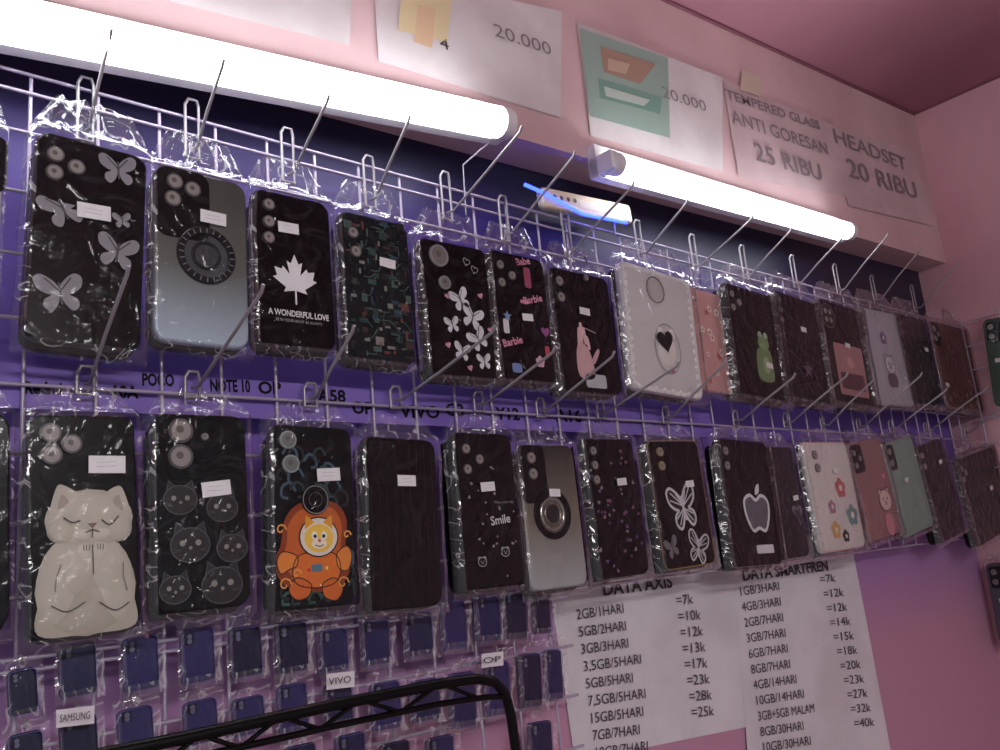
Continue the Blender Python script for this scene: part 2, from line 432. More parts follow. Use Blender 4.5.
    def blob(s, c, rx, ry, rz, cc, rot=0, z0=0, rough=.6):
        n0 = len(s.V); mi = s._m(cc, rough); A = 20; B = 5; ca, sa = math.cos(rot), math.sin(rot)
        for b in range(B):
            ph = math.pi/2*b/B
            for a in range(A):
                th = 2*math.pi*a/A; x = rx*math.cos(ph)*math.cos(th); y = ry*math.cos(ph)*math.sin(th)
                s.V.append((c[0]+x*ca-y*sa, c[1]+x*sa+y*ca, z0+rz*math.sin(ph)))
        s.V.append((c[0],c[1],z0+rz))
        for b in range(B-1):
            for a in range(A):
                a2 = (a+1)%A; s.F.append((n0+b*A+a,n0+b*A+a2,n0+(b+1)*A+a2,n0+(b+1)*A+a)); s.fm.append(mi); s.sm.append(True)
        for a in range(A): s.F.append((n0+(B-1)*A+a, n0+(B-1)*A+(a+1)%A, n0+B*A)); s.fm.append(mi); s.sm.append(True)
    def lens(s, pts, r=.0065, island=None, rim=(92,90,92), glare_glass=(158,152,148)):
        if island:
            cx, cy, iw, ih = island
            s.prism(rrect(iw,ih,min(iw,ih)*.22,4,cx,cy), 0, .0012, (20,20,24), .2)
        for p in pts:
            s.prism(s.circ(p,r), 0, .0024, rim, .3, .3)
            s.prism(s.circ(p,r*.80), .0024, .0026, glare_glass, .3)  # grey disc colour stands in for glare on the lens
            s.prism(s.circ((p[0]-r*.1,p[1]+r*.1),r*.3), .0026, .00275, (112,106,104), .2)
    def camera(s, style='tri', r=.006):
        x0 = -s.w/2; y1 = s.h/2
        if style == 'tri':
            s.lens([(x0+.015,y1-.017),(x0+.015,y1-.037),(x0+.031,y1-.027)], r, (x0+.024,y1-.027,.038,.044))
        elif style == 'two':
            s.lens([(x0+.015,y1-.017),(x0+.015,y1-.036)], r, (x0+.020,y1-.027,.028,.042))
        elif style == 'col':
            s.lens([(x0+.014,y1-.015),(x0+.014,y1-.031),(x0+.014,y1-.047)], r*.85)
        elif style == 'wide':
            s.lens([(x0+.016,y1-.016),(x0+.016,y1-.034)], r, (0,y1-.025,s.w*.86,.044))
        elif style == 'round':
            s.prism(s.circ((x0+.027,y1-.027),.021), 0, .0014, (34,34,38), .2)
            s.ring((x0+.027,y1-.027),.0205,.0014,(140,130,120),8,metal=.6)
            s.lens([(x0+.020,y1-.020),(x0+.034,y1-.020),(x0+.020,y1-.034),(x0+.034,y1-.034)], .0048)
    def tag(s, u, v, k=1, ang=None):
        c = s.L(u,v); a = rng.uniform(-.08,.12) if ang is None else ang
        W, H = .0100*k, .0050*k
        s.poly([(c[0]+x*W*math.cos(a)-y*H*math.sin(a), c[1]+x*W*math.sin(a)+y*H*math.cos(a)) for x,y in ((-1,-1),(1,-1),(1,1),(-1,1))], (244,244,246), 13, .5, z=.0029)
        for dy in (-.0015,.0015):
            s.stroke([(c[0]-W*.6, c[1]+dy),(c[0]+W*.5,c[1]+dy+.0004)], .0003, (180,180,190), 15)
    def done(s):
        if s.V: mkobj('printed_design', s.V, s.F, s.ms, s.fm, smooth=s.sm, parent=s.e)

BF = [(0,.14),(.14,.36),(.40,.54),(.58,.44),(.54,.18),(.34,.02),(.22,-.03),(.40,-.14),(.42,-.34),(.26,-.46),(.10,-.30),(.025,-.12)]
def xf(pts, c, k, rot=0, sy=1):
    ca, sa = math.cos(rot), math.sin(rot)
    return [(c[0]+k*(x*ca-y*sy*sa), c[1]+k*(x*sa+y*sy*ca)) for x,y in pts]
def butterfly(K, c, k, cc, rot=0, sq=1, outline=None, layer=3):
    half = catmull([(0,.14)]+BF[1:]+[(0,-.12)], 4)
    r = [(x*sq,y) for x,y in half]; l = [(-x*sq,y) for x,y in half]
    for h in (r,l):
        if outline: 
            K.poly(xf(h,c,k,rot), outline, layer)
            K.stroke(xf(h,c,k,rot), k*.07, cc, layer+1, True)
            for i_ in (6,10,14): K.stroke(xf([(0,.05),(h[i_][0]*.85,h[i_][1]*.85)],c,k,rot), k*.035, cc, layer+2)
            for i_ in (30,34): K.stroke(xf([(0,0),(h[i_][0]*.85,h[i_][1]*.85)],c,k,rot), k*.035, cc, layer+2)
        else:
            K.poly(xf(h,c,k,rot), cc, layer)
            K.stroke(xf([(0,.05),(h[8][0]*.8,h[8][1]*.8)],c,k,rot), k*.035, (60,60,66), layer+1)
    K.stroke(xf([(0,.3),(0,-.3)],c,k,rot), k*.06, cc if outline else (70,70,76), layer+3)
def heart(K, c, k, cc, rot=0, layer=3, stroke=0):
    p = []
    for i in range(24):
        t = 2*math.pi*i/24
        p.append((math.sin(t)**3*.5, (13*math.cos(t)-5*math.cos(2*t)-2*math.cos(3*t)-math.cos(4*t))/32))
    if stroke: K.stroke(xf(p,c,k,rot), stroke, cc, layer, True)
    else: K.poly(xf(p,c,k,rot), cc, layer)
def star(K, c, k, cc, n=5, layer=3, inner=.4):
    K.poly([(c[0]+k*(1 if i%2==0 else inner)*math.sin(math.pi*i/n), c[1]+k*(1 if i%2==0 else inner)*math.cos(math.pi*i/n)) for i in range(2*n)], cc, layer)
def flower(K, c, k, cc, mid, layer=3, n=5):
    for i in range(n):
        a = 2*math.pi*i/n+.3
        K.disc((c[0]+k*.55*math.cos(a), c[1]+k*.55*math.sin(a)), k*.42, cc, layer+.2*i)
    K.disc(c, k*.3, mid, layer+2)
def bear(K, c, k, cc, wd, fill=None, layer=3):
    for sx in (-1,1):
        q = (c[0]+sx*k*.62, c[1]+k*.62)
        if fill: K.disc(q, k*.32, fill, layer)
        K.ring(q, k*.32, wd, cc, layer+.5)
    if fill: K.disc(c, k, fill, layer+1, 1, .85)
    else: K.disc(c, k*.97, BLACK, layer+1, 1, .85)
    K.ring(c, k, wd, cc, layer+1.5, 1, .85)
    for sx in (-1,1): K.disc((c[0]+sx*k*.35,c[1]+k*.1), k*.1, cc, layer+2)
    K.disc((c[0],c[1]-k*.15), k*.12, cc, layer+2, 1, .7)
    K.stroke([(c[0]-k*.2,c[1]-k*.38),(c[0],c[1]-k*.28),(c[0]+k*.2,c[1]-k*.38)], wd*.8, cc, layer+2)

W = (235,235,238)
# ================= upper row =================
K = Case([(-60,120),(6,128),(-4,330),(-78,325)], body=(205,205,210)); K.camera('tri'); K.done()
K = Case([(37,136),(148,150),(141,350),(22,343)], stack=1)
K.prism(rrect(.040,.050,.010,5,-K.w/2+.024,K.h/2-.030), 0, .0010, (20,20,23), .15)
K.lens([K.L(55,155),K.L(54,173),K.L(76,168)], .0062, None)
for u,v,k,r in ((118,171,.024,.1),(63,210,.026,.5),(122,221,.012,.2),(117,253,.026,-.1),(60,294,.028,.2)): butterfly(K, K.L(u,v), k, (150,148,156), r)
for i in range(14): K.disc((rng.uniform(-.4,.4)*K.w, rng.uniform(-.45,.45)*K.h), .0005, (110,110,120), 3)
K.tag(93,213,1.2); K.done()

gm = grad_material((82,84,80), (116,120,112), (190,210,226))
K = Case([(155,167),(246,180),(250,346),(154,343)], bodymat=gm)
x0 = -K.w/2; y1 = K.h/2
K.prism(rrect(.044,.060,.010,4,x0+.0225,y1-.031), 0, .001, (18,18,20))
K.lens([K.L(174,182),K.L(172,199),K.L(192,190)], .0068)
c = K.L(206,256)
K.disc(c, .021, (70,74,80), 2); K.torus(c, .0185, .0245, .0026, (34,36,40), .25, .3); K.torus(c, .0095, .0125, .0018, (44,46,50), .25, .3)
for i in range(24):
    a = i*math.pi/12; K.stroke([(c[0]+.0192*math.cos(a),c[1]+.0192*math.sin(a)),(c[0]+.0232*math.cos(a),c[1]+.0232*math.sin(a))], .0008, (120,124,130), 13.8)
for q in ((-.006,.004),(.006,.003),(0,-.006)): K.disc((c[0]+q[0],c[1]+q[1]), .005, (58,60,64), 6)
K.tag(212,219,1.1); K.done()

K = Case([(252,190),(329,200),(337,349),(258,347)])
K.lens([K.L(268,205),K.L(268,222),K.L(268,238)], .0055, None)
half = [(.018,-.52),(.02,-.22),(.27,-.27),(.22,-.17),(.50,.03),(.41,.07),(.46,.25),(.30,.22),(.27,.29),(.12,.13),(.18,.42),(.09,.37),(0,.58)]
lf = half+[(-x,y) for x,y in half[-2::-1]]
K.poly(xf(lf, K.L(295,281), .042), (245,245,248), 3)
c = K.L(299,315); text('A WONDERFUL LOVE', (c[0],c[1],.0008), .0075, mat(W,.5), parent=K.e, local=True, width=.058, bold=.0002)
c = K.L(299,322); text('BE IN YOUR HEART AS ALWAYS', (c[0],c[1],.0008), .0038, mat((180,180,185),.5), parent=K.e, local=True, width=.044)
K.tag(287,229); K.done()

K = Case([(338,212),(408,222),(416,364),(347,360)], body=(16,30,32))
for i in range(150):
    a = rng.uniform(-.46,.46)*K.w; b = rng.uniform(-.47,.47)*K.h
    ww = rng.choice((.002,.003,.006,.009)); hh = rng.choice((.002,.003,.005,.008))
    if abs(a)+ww/2 > K.w*.48: continue
    K.poly([(a-ww/2,b-hh/2),(a+ww/2,b-hh/2),(a+ww/2,b+hh/2),(a-ww/2,b+hh/2)], rng.choice(((34,62,60),(50,88,82),(24,30,36),(70,100,90),(110,60,52),(14,18,22),(40,68,84),(140,140,132),(60,50,42))), 1+i*.03)
for i in range(26):
    a = rng.uniform(-.42,.3)*K.w; b = rng.uniform(-.46,.46)*K.h
    K.stroke([(a,b),(a+rng.uniform(.004,.012),b),(a+.012,b+rng.uniform(-.01,.01))], .0005, (100,136,128), 7)
K.lens([K.L(352,233),K.L(355,252)], .0058, None); K.tag(386,264,.9); K.done()

K = Case([(417,238),(487,248),(500,381),(430,374)])
K.lens([K.L(438,256)], .0115, None, (170,170,172), (130,126,124)); K.lens([K.L(444,283)], .007, None, (170,170,172), (130,126,124))
for u,v,k,r in ((460,300,.022,.4),(472,318,.024,-.3),(452,325,.016,.2),(478,340,.022,.5),(462,352,.018,-.2),(484,362,.016,.1)): butterfly(K, K.L(u,v), k, (228,228,234), r)
for u,v in ((447,296),(480,296),(448,345),(470,368),(490,330)): heart(K, K.L(u,v), .007, (216,160,176), .3)
for u,v in ((466,262),(474,270)): heart(K, K.L(u,v), .009, (190,190,195), -.3, stroke=.0007)
K.done()

K = Case([(487,250),(543,258),(557,384),(500,379)])
K.camera('tri', .0052)
pk = (220,140,170)
for u,v,s_ in ((522,262,'Babe'),(512,342,'Barbie'),(532,300,'Barbie')):
    c = K.L(u,v); text(s_, (c[0],c[1],.0012), .0115, mat((235,160,185),.5), parent=K.e, local=True, ang=.25, bold=.0002)
K.poly(rrect(.010,.024,.003,3,*K.L(527,278)), (170,84,110), 3); K.poly(rrect(.012,.004,.001,3,*K.L(524,302)), pk, 3)
star(K, K.L(507,316), .0065, (130,160,205)); heart(K, K.L(545,332), .013, (160,90,150))
K.poly(rrect(.008,.016,.002,3,*K.L(506,326)), W, 3); K.poly(rrect(.014,.010,.003,3,*K.L(517,368)), (130,150,205), 3)
flower(K, K.L(540,362), .007, (225,180,200), (120,50,70)); K.poly(rrect(.007,.013,.003,3,*K.L(547,352)), (200,80,100), 4)
K.tag(526,318,.8); K.done()

K = Case([(547,268),(608,276),(622,396),(562,392)])
K.camera('two'); K.lens([K.L(585,278)], .004)
hc = (216,178,180)
c = K.L(588,352); x,y = c
K.poly(catmull([(x-.018,y-.030),(x-.020,y-.005),(x-.014,y+.010),(x-.004,y+.008),(x+.004,y-.004),(x+.006,y-.030)],4), hc, 3)
for i,(a,b,l) in enumerate(((-.014,.008,.018),(-.009,.012,.020),(-.003,.010,.016),(.002,.004,.013))):
    K.poly(xf(catmull([(-.0022,0),(-.0022,l),(0,l+.002),(.0022,l),(.0022,0)],3), (x+a,y+b), 1, -.12+.1*i), (228,192,194), 4+i*.3)
K.poly(xf(catmull([(-.003,0),(-.002,.018),(.001,.020),(.003,.016),(.003,0)],3), (x+.006,y-.012), 1, -.6), (208,168,172), 6)
K.poly(rrect(.034,.016,.003,3,x+.008,y-.034), (196,198,206), 3); K.stroke([(x-.01,y+.03),(x+.016,y+.024)], .001, hc, 4)
K.tag(583,312,.85); K.done()

K = Case([(619,264),(690,277),(703,394),(633,396)], body=(214,212,212), rough=.3)
K.stroke(rrect(K.w*.93,K.h*.96,.010,5), .005, (236,235,233), 2, True)
for k in range(14):
    f = -.46+.92*k/13
    for sx in (-1,1): K.blob((sx*K.w*.44, f*K.h), .0035,.0042,.002,(236,234,232))
for k in range(8):
    f = -.40+.80*k/7
    for sy in (-1,1): K.blob((f*K.w, sy*K.h*.47), .0038,.0035,.002,(236,234,232))
c = K.L(655,290); K.ring(c, .017, .0022, (130,126,126), 4); K.disc(c, .014, (196,192,190), 3)
c = K.L(668,352); K.ring((c[0],c[1]+.004), .031, .0012, (140,136,136), 4, .8, 1.05); 
K.blob((c[0],c[1]+.002), .018, .021, .002, (234,228,224)); 
for sx in (-1,1): K.blob((c[0]+sx*.012,c[1]+.024), .006,.008,.002,(234,228,224))
heart(K, K.L(664,341), .032, (14,14,18), .2, 14); heart(K, K.L(672,372), .007, (190,120,130), 0, 14)
K.done()

K = Case([(686,288),(726,294),(738,392),(700,393)], body=(212,164,160), Y=-.024, stack=0)
for i in range(16): flower(K, (rng.uniform(-.3,.42)*K.w, rng.uniform(-.45,.42)*K.h), rng.uniform(.004,.008), rng.choice(((240,214,212),(196,108,120),(240,228,218))), (150,90,74), 2+i*.3)
K.done()

K = Case([(724,287),(775,292),(791,400),(738,399)])
K.camera('tri', .0052)
g = (124,150,106); c = K.L(764,352); x,y = c
K.poly(catmull([(x-.019,y-.042),(x-.022,y-.014),(x-.014,y+.004),(x+.013,y+.004),(x+.018,y-.014),(x+.016,y-.042)],4), g, 3)
K.disc((x,y+.013), .014, (136,164,114), 4, 1, .85)
for sx in (-1,1): K.disc((x+sx*.007,y+.024), .006, (136,164,114), 5); K.disc((x+sx*.007,y+.025), .0034, W, 6); K.disc((x+sx*.007,y+.025), .0016, BLACK, 7)
K.poly(rrect(.015,.006,.002,3,x-.004,y+.009), (160,182,136), 6); K.disc((x+.002,y-.020), .009, (172,188,140), 4, 1, 1.4)
K.tag(768,366,.8); K.done()

K = Case([(772,293),(817,300),(832,403),(788,401)], body=(18,15,21))
K.camera('col')
for i in range(30): K.stroke([(rng.uniform(-.4,.4)*K.w, rng.uniform(-.45,.3)*K.h) for _ in range(2)], .0008, rng.choice(((70,56,80),(90,70,76),(50,44,60))), 2)
star(K, K.L(808,370), .016, (100,80,104)); K.tag(802,330,.8); K.done()

K = Case([(816,303),(861,306),(878,407),(834,404)])
K.camera('round')
K.poly(rrect(K.w*.62,K.h*.5,.004,3,.002,-K.h*.16), (186,140,142), 2)
K.poly(rrect(K.w*.5,K.h*.16,.004,3,.002,-K.h*.27), (96,66,70), 3); K.disc((.002,-K.h*.08), .010, (216,170,160), 3)
K.tag(846,346,.8); K.done()

K = Case([(856,307),(896,312),(915,405),(877,406)], body=(190,188,198))
K.camera('col')
c = K.L(890,365); bear(K, c, .019, (70,66,80), .0016, (214,208,218)); flower(K, K.L(883,338), .013, (130,110,150), (230,220,200)); K.poly(rrect(.036,.024,.008,4,c[0],c[1]-.028), (120,96,112), 3)
K.done()
K = Case([(893,314),(925,319),(941,405),(914,406)], body=(28,28,34)); K.camera('two'); K.tag(925,350,.8); K.done()
K = Case([(929,324),(966,326),(984,408),(947,411)], body=(98,62,58), Y=-.03); K.camera('tri')
for i in range(24): K.disc((rng.uniform(-.4,.4)*K.w, rng.uniform(-.45,.3)*K.h), rng.uniform(.002,.005), rng.choice(((126,78,64),(74,46,50),(144,104,84))), 2+i*.1)
K.tag(946,385,.8); K.done()

# ================= lower row =================
HEAD = .020
K = Case([(-70,410),(13,412),(8,628),(-70,640)]); K.camera('tri'); K.done()
K = Case([(27,412),(135,416),(142,628),(28,640)], body=(17,16,18))
K.lens([K.L(50,433),K.L(51,455),K.L(71,444)], .0068)
cr = (200,196,182); cr2 = (184,179,164); ln = (84,78,70)
def q(u,v): return K.L(u,v)
def sz(px): return px*mpp(K.pr(85,540))
K.blob(q(87,588), sz(47), sz(46), .0018, cr2)
K.poly(catmull([q(40,600),q(38,636),q(86,634),q(134,625),q(134,596),q(122,560),q(60,560)],5), cr2, 1.5)
K.blob(q(62,582), sz(23), sz(42), .0022, cr, -.15); K.blob(q(112,580), sz(22), sz(42), .0022, cr, .15)
K.poly(catmull([q(50,518),q(54,492),q(61,485),q(78,498)],4), cr, 9); K.poly(catmull([q(104,498),q(117,486),q(124,494),q(130,520)],4), cr, 9)
K.poly(catmull([q(57,510),q(59,499),q(62,495),q(68,502)],4), (176,166,152), 9.5); K.poly(catmull([q(112,502),q(117,495),q(120,500),q(122,511)],4), (176,166,152), 9.5)
K.blob(q(90,519), sz(42), sz(30), .0026, cr)
K.blob(q(63,530), sz(15), sz(14), .0028, cr); K.blob(q(117,528), sz(15), sz(14), .0028, cr)
K.blob(q(82,535), sz(12), sz(8), .0032, (212,208,196)); K.blob(q(101,534), sz(12), sz(8), .0032, (212,208,196))
K.blob(q(76,572), sz(17), sz(27), .0032, cr, -.35); K.blob(q(106,571), sz(17), sz(27), .0032, cr, .35)
K.blob(q(85,553), sz(10), sz(11), .0034, (212,208,196)); K.blob(q(99,552), sz(10), sz(11), .0034, (212,208,196))
for dx in (-5,0,5):
    K.stroke([q(85+dx*.6,545),q(85+dx*.5,551)], .0005, ln, 17.5); K.stroke([q(99+dx*.6,544),q(99+dx*.5,550)], .0005, ln, 17.5)
for a,b in (((62,518),(79,521)),((100,520),(117,516))):
    m_ = ((a[0]+b[0])/2, a[1]+5)
    K.stroke(catmull([q(*a),q(*m_),q(*b)],4,False), .0011, ln, 17)
K.stroke([q(84,533),q(91,530),q(98,532)], .0009, ln, 17.5); K.poly([q(86,524),q(96,523),q(91,529)], (140,112,104), 17.2)
K.stroke([q(91,529),q(91,538)], .0007, ln, 18); K.stroke([q(91,545),q(92,575)], .0008, ln, 18)
for a_ in ((60,565,54,592),(122,562,126,590)): K.stroke([q(a_[0],a_[1]),q((a_[0]+a_[2])/2-2,(a_[1]+a_[3])/2),q(a_[2],a_[3])], .0009, (140,134,122), 14)
K.stroke(catmull([q(50,606),q(66,612),q(84,602)],4,False), .0008, ln, 14); K.stroke(catmull([q(98,602),q(114,610),q(128,602)],4,False), .0008, ln, 14)
K.tag(106,465,1.25); K.done()

K = Case([(152,413),(246,415),(252,608),(155,612)], body=(15,15,17))
x0 = -K.w/2; y1 = K.h/2
K.prism(rrect(K.w*.94,.046,.010,5,0,y1-.028), 0, .0008, (14,14,16), .15)
K.lens([K.L(180,431),K.L(180,457)], .0095); K.lens([K.L(204,437)], .003)
gl = (84,84,88)
for u,v,k in ((180,500,17),(222,508,16),(190,545,20),(232,548,16),(175,590,16),(222,585,21)):
    c = K.L(u,v); kk = k*mpp(K.pr(u,v))
    for sx in (-1,1): K.poly([(c[0]+sx*kk*.85,c[1]+kk*.35),(c[0]+sx*kk*.7,c[1]+kk*1.15),(c[0]+sx*kk*.2,c[1]+kk*.75)], (40,40,44), 2)
    K.disc(c, kk, (34,34,37), 3, 1, .85); K.ring(c, kk, .0008, gl, 4, 1, .85)
    for sx in (-1,1): K.stroke([(c[0]+sx*kk*.85,c[1]+kk*.35),(c[0]+sx*kk*.7,c[1]+kk*1.15),(c[0]+sx*kk*.2,c[1]+kk*.75)], .0008, gl, 5)
    for sx in (-1,1): K.disc((c[0]+sx*kk*.4,c[1]+kk*.1), kk*.15, (150,146,140), 6)
    K.disc((c[0],c[1]-kk*.15), kk*.09, (150,130,120), 6)
    for sx in (-1,1):
        for d in (-.1,.1): K.stroke([(c[0]+sx*kk*.5,c[1]-kk*.25),(c[0]+sx*kk*.95,c[1]-kk*.25+kk*d)], .0004, gl, 6)
K.tag(215,489,1.15); K.done()

K = Case([(270,424),(352,427),(357,606),(273,610)], body=(12,18,20))
rr = random.Random(3)
# dark teal swirls, orange-suited cartoon astronaut cat with a yellow face
def clampx(pts): return [(max(-K.w*.46,min(K.w*.46,p[0])), max(-K.h*.47,min(K.h*.47,p[1]))) for p in pts]
for i in range(40):
    a = rr.uniform(-.42,.42)*K.w; b = rr.choice((rr.uniform(-.46,-.24),rr.uniform(-.0,.34)))*K.h
    k_ = rr.uniform(.006,.012); sg = rr.choice((-1,1))
    pts = clampx(catmull([(a,b),(a+sg*k_*.5,b+k_*.7),(a+sg*k_*1.2,b+k_*.4),(a+sg*k_*1.3,b-k_*.4),(a+sg*k_*.7,b-k_*.6)],4,False))
    K.stroke(pts, .0024, rr.choice(((36,78,66),(52,100,90),(26,54,52),(20,36,40),(64,90,110))), 2+i*.05)
def S(pts, cc, layer): K.poly(clampx(catmull([K.L(*p_) for p_ in pts],5)), cc, layer)
def O(pts, layer, cc=(46,22,16), w_=.0009, cl=True): K.stroke(clampx(catmull([K.L(*p_) for p_ in pts],5,cl)), w_, cc, layer, cl)
halo = [(284,520),(296,505),(316,500),(336,504),(346,520),(345,545),(350,566),(340,586),(322,592),(300,590),(282,584),(274,564),(280,545)]
S(halo, (150,62,22), 5)
S([(288,524),(300,510),(318,506),(334,510),(341,526),(340,546),(342,562),(332,578),(312,584),(294,578),(282,562),(286,544)], (206,104,36), 5.6)
body_ = [(298,556),(292,570),(296,584),(314,588),(334,583),(340,568),(334,554),(316,552)]
S(body_, (226,122,44), 6.4); O(body_, 7)
for arm in ([(296,556),(282,552),(276,562),(280,574),(288,570),(296,566)], [(336,554),(346,546),(351,556),(347,570),(338,568)]):
    S(arm, (236,144,62), 6.8); O(arm, 7.2)
for lg in ([(296,578),(288,590),(296,600),(308,596),(310,584)], [(322,584),(324,597),(336,600),(342,588),(334,578)]):
    S(lg, (216,110,40), 6.9); O(lg, 7.3)
for u,v,r_ in ((284,585,.006),(296,574,.004),(342,583,.006),(280,530,.005),(346,535,.004)):
    K.stroke(clampx([(K.L(u,v)[0]+r_*math.cos(t_*.7)*(1-t_*.09), K.L(u,v)[1]+r_*math.sin(t_*.7)*(1-t_*.09)) for t_ in range(10)]), .0014, (244,170,80), 8)
c = K.L(318,537)
K.disc(c, .0185, (40,22,18), 8, 1, .9); K.disc(c, .0172, (232,230,220), 8.5, 1, .9)
for sx in (-1,1): K.poly([(c[0]+sx*.013,c[1]+.006),(c[0]+sx*.012,c[1]+.018),(c[0]+sx*.004,c[1]+.012)], (236,170,50), 8.7)
K.disc((c[0],c[1]-.001), .0135, (246,206,84), 9, 1, .85); K.disc((c[0],c[1]-.0055), .0060, (248,240,220), 10, 1.2, .7)
for sx in (-1,1):
    K.disc((c[0]+sx*.0045,c[1]+.001), .0034, (250,250,250), 11, .8, 1); K.disc((c[0]+sx*.004,c[1]+.0005), .0015, (20,16,16), 12)
K.disc((c[0],c[1]-.003), .0014, (200,90,90), 12); K.stroke([(c[0]-.004,c[1]-.0065),(c[0],c[1]-.0080),(c[0]+.004,c[1]-.0065)], .0007, (60,30,20), 12)
K.poly(rrect(.010,.006,.001,2,*K.L(316,568)), (90,130,150), 8); K.disc(K.L(308,570), .0014, (200,50,40), 8); K.disc(K.L(326,568), .0014, (240,220,120), 8)
K.lens([K.L(287,440),K.L(290,464)], .0075, None, (170,180,176), (120,126,124)); 
c = K.L(314,500); K.prism(K.circ(c,.0125,28), 0, .0028, (14,14,16), .2); K.ring(c,.0115,.001,(130,130,134),14.3); K.ring(c,.006,.0006,(80,80,84),14.3)
K.tag(327,475,1.1); K.done()

K = Case([(362,437),(436,438),(443,607),(369,610)], body=(13,13,16), rough=.18)
K.prism(rrect(.030,.040,.008,4,-K.w/2+.019,K.h/2-.024), 0, .0010, (22,22,26), .18)
for k in range(9): K.stroke([(-K.w*.42+k*K.w*.105,-K.h*.46),(-K.w*.42+k*K.w*.105,K.h*.46 if k > 4 else K.h*.2)], .0004, (36,36,42), 1.5)
K.tag(405,481,1.0); K.done()

K = Case([(450,431),(512,434),(524,585),(465,590)], body=(13,13,15))
K.camera('tri', .005)
for u,v in ((505,552),(482,562)): bear(K, K.L(u,v), .0050, (200,200,202), .0007)
for i in range(26): heart(K, (rng.uniform(-.38,.42)*K.w, rng.uniform(-.44,.3)*K.h), rng.uniform(.002,.0038), (160,150,156), rng.uniform(-1,1))
c = K.L(500,520); text('Smile', (c[0],c[1],.0008), .0120, mat((225,225,228),.5), parent=K.e, local=True, ang=.1, bold=.0002)
c = K.L(505,502); text('Have a nice day', (c[0]-.002,c[1],.0008), .004, mat((160,160,162),.5), parent=K.e, local=True)
K.tag(486,487,.9); K.done()

gm2 = grad_material((60,58,54), (140,136,122), (184,192,194))
K = Case([(516,443),(573,446),(589,587),(532,590)], bodymat=gm2)
x0 = -K.w/2; y1 = K.h/2
K.prism(rrect(.036,.060,.008,4,x0+.019,y1-.031), 0, .001, (20,20,22))
K.lens([K.L(530,458),K.L(532,474)], .0062)
c = K.L(552,514); K.disc(c,.021,(104,100,94),2); K.torus(c,.0195,.0260,.0028,(20,20,22),.25,.3); K.torus(c,.0150,.0172,.0018,(200,198,190),.2,.8); K.disc(c,.012,(36,36,38),5); K.torus(c,.0095,.012,.0022,(150,146,138),.2,.8)
K.tag(553,493,.8); K.done()

K = Case([(583,438),(631,438),(652,574),(598,580)], body=(12,11,14))
K.camera('col')
for i in range(44): heart(K, (rng.uniform(-.42,.44)*K.w, rng.uniform(-.46,.4)*K.h), rng.uniform(.0035,.0055), rng.choice(((140,94,122),(110,84,132),(150,134,144))), rng.uniform(-1,1))
K.tag(620,482,.8); K.done()

K = Case([(645,440),(697,440),(717,564),(664,571)], body=(12,12,14))
K.stroke(rrect(K.w*.97,K.h*.985,.010,5), .0014, (180,156,92), 2, True, .3, .6)
K.lens([K.L(659,452),K.L(661,466)], .0055, None, (170,150,90))
butterfly(K, K.L(683,508), .050, (222,222,226), .15, .9, (24,24,28), 3); butterfly(K, K.L(698,548), .036, (206,206,210), -.3, .9, (24,24,28), 3); butterfly(K, K.L(672,548), .024, (120,120,126), .3, .9, None, 3)
K.tag(688,484,.8); K.done()

K = Case([(716,440),(766,440),(784,564),(733,568)], body=(14,13,16))
K.camera('two')
c = K.L(757,512)
ap = catmull([(0,.30),(.25,.42),(.52,.28),(.50,-.10),(.28,-.46),(0,-.40),(-.28,-.46),(-.50,-.10),(-.52,.28),(-.25,.42)],4)
K.poly(xf(ap,c,.046), (110,108,118), 2); K.stroke(xf(ap,c,.052), .0045, (236,236,240), 3, True)
K.poly(xf(catmull([(0,.45),(.05,.65),(.22,.75),(.18,.52)],4),c,.050), (236,236,240), 4)
K.poly(rrect(.040,.011,.002,3,*K.L(765,549)), (228,228,232), 4)
K.done()
K = Case([(757,444),(792,448),(811,556),(777,561)], body=(34,32,42), Y=-.026, stack=0)
K.camera('col'); heart(K, K.L(797,512), .026, (130,122,136), 0); heart(K, K.L(797,514), .018, (70,66,78), 0, 5); K.tag(794,498,.7); K.done()

K = Case([(803,443),(845,440),(867,547),(822,554)], body=(226,220,216))
K.lens([K.L(814,455),K.L(817,468)], .0065, None, (120,100,104))
for u,v,k,cc in ((840,488,.016,(196,110,110)),(852,515,.017,(120,156,156)),(836,530,.014,(216,174,110)),(832,507,.011,(176,124,156)),(846,536,.010,(60,56,60))): flower(K, K.L(u,v), k, cc, (240,230,210))
K.stroke(rrect(K.w*.96,K.h*.98,.01,5), .0015, (206,170,170), 2, True)
K.tag(834,471,.7); K.done()

K = Case([(845,440),(881,440),(904,535),(869,541)], body=(160,120,120))
K.camera('tri',.005); bear(K, K.L(885,500), .020, (90,50,56), .0016, (230,204,198)); K.disc(K.L(890,524), .015, (206,140,150), 3, 1, 1.2)
heart(K, K.L(883,476), .013, (226,136,156)); K.done()
K = Case([(881,438),(912,440),(936,529),(905,535)], body=(140,168,156), rough=.35)
K.camera('two'); K.tag(905,480,.7); K.done()
K = Case([(914,441),(941,444),(968,535),(940,538)], body=(24,22,28)); K.camera('two'); K.tag(939,462,.7)
for i in range(12): K.disc((rng.uniform(-.4,.4)*K.w, rng.uniform(-.45,.2)*K.h), .004, rng.choice(((60,50,70),(80,70,84))), 2+i*.1)
K.done()
K = Case([(953,455),(994,452),(1016,534),(977,539)], body=(12,12,15)); K.camera('tri'); K.tag(990,488,.8); K.done()
# cases on the side wall
K = Case([(982,322),(1016,312),(1030,402),(994,408)], body=(64,84,72), side=R-.045, stack=0); K.camera('two'); K.tag(1000,360,.8); K.done()
K = Case([(985,566),(1012,560),(1028,640),(1000,648)], body=(90,88,100), side=R-.03, stack=0); K.camera('two'); K.tag(1004,600,.8); K.done()

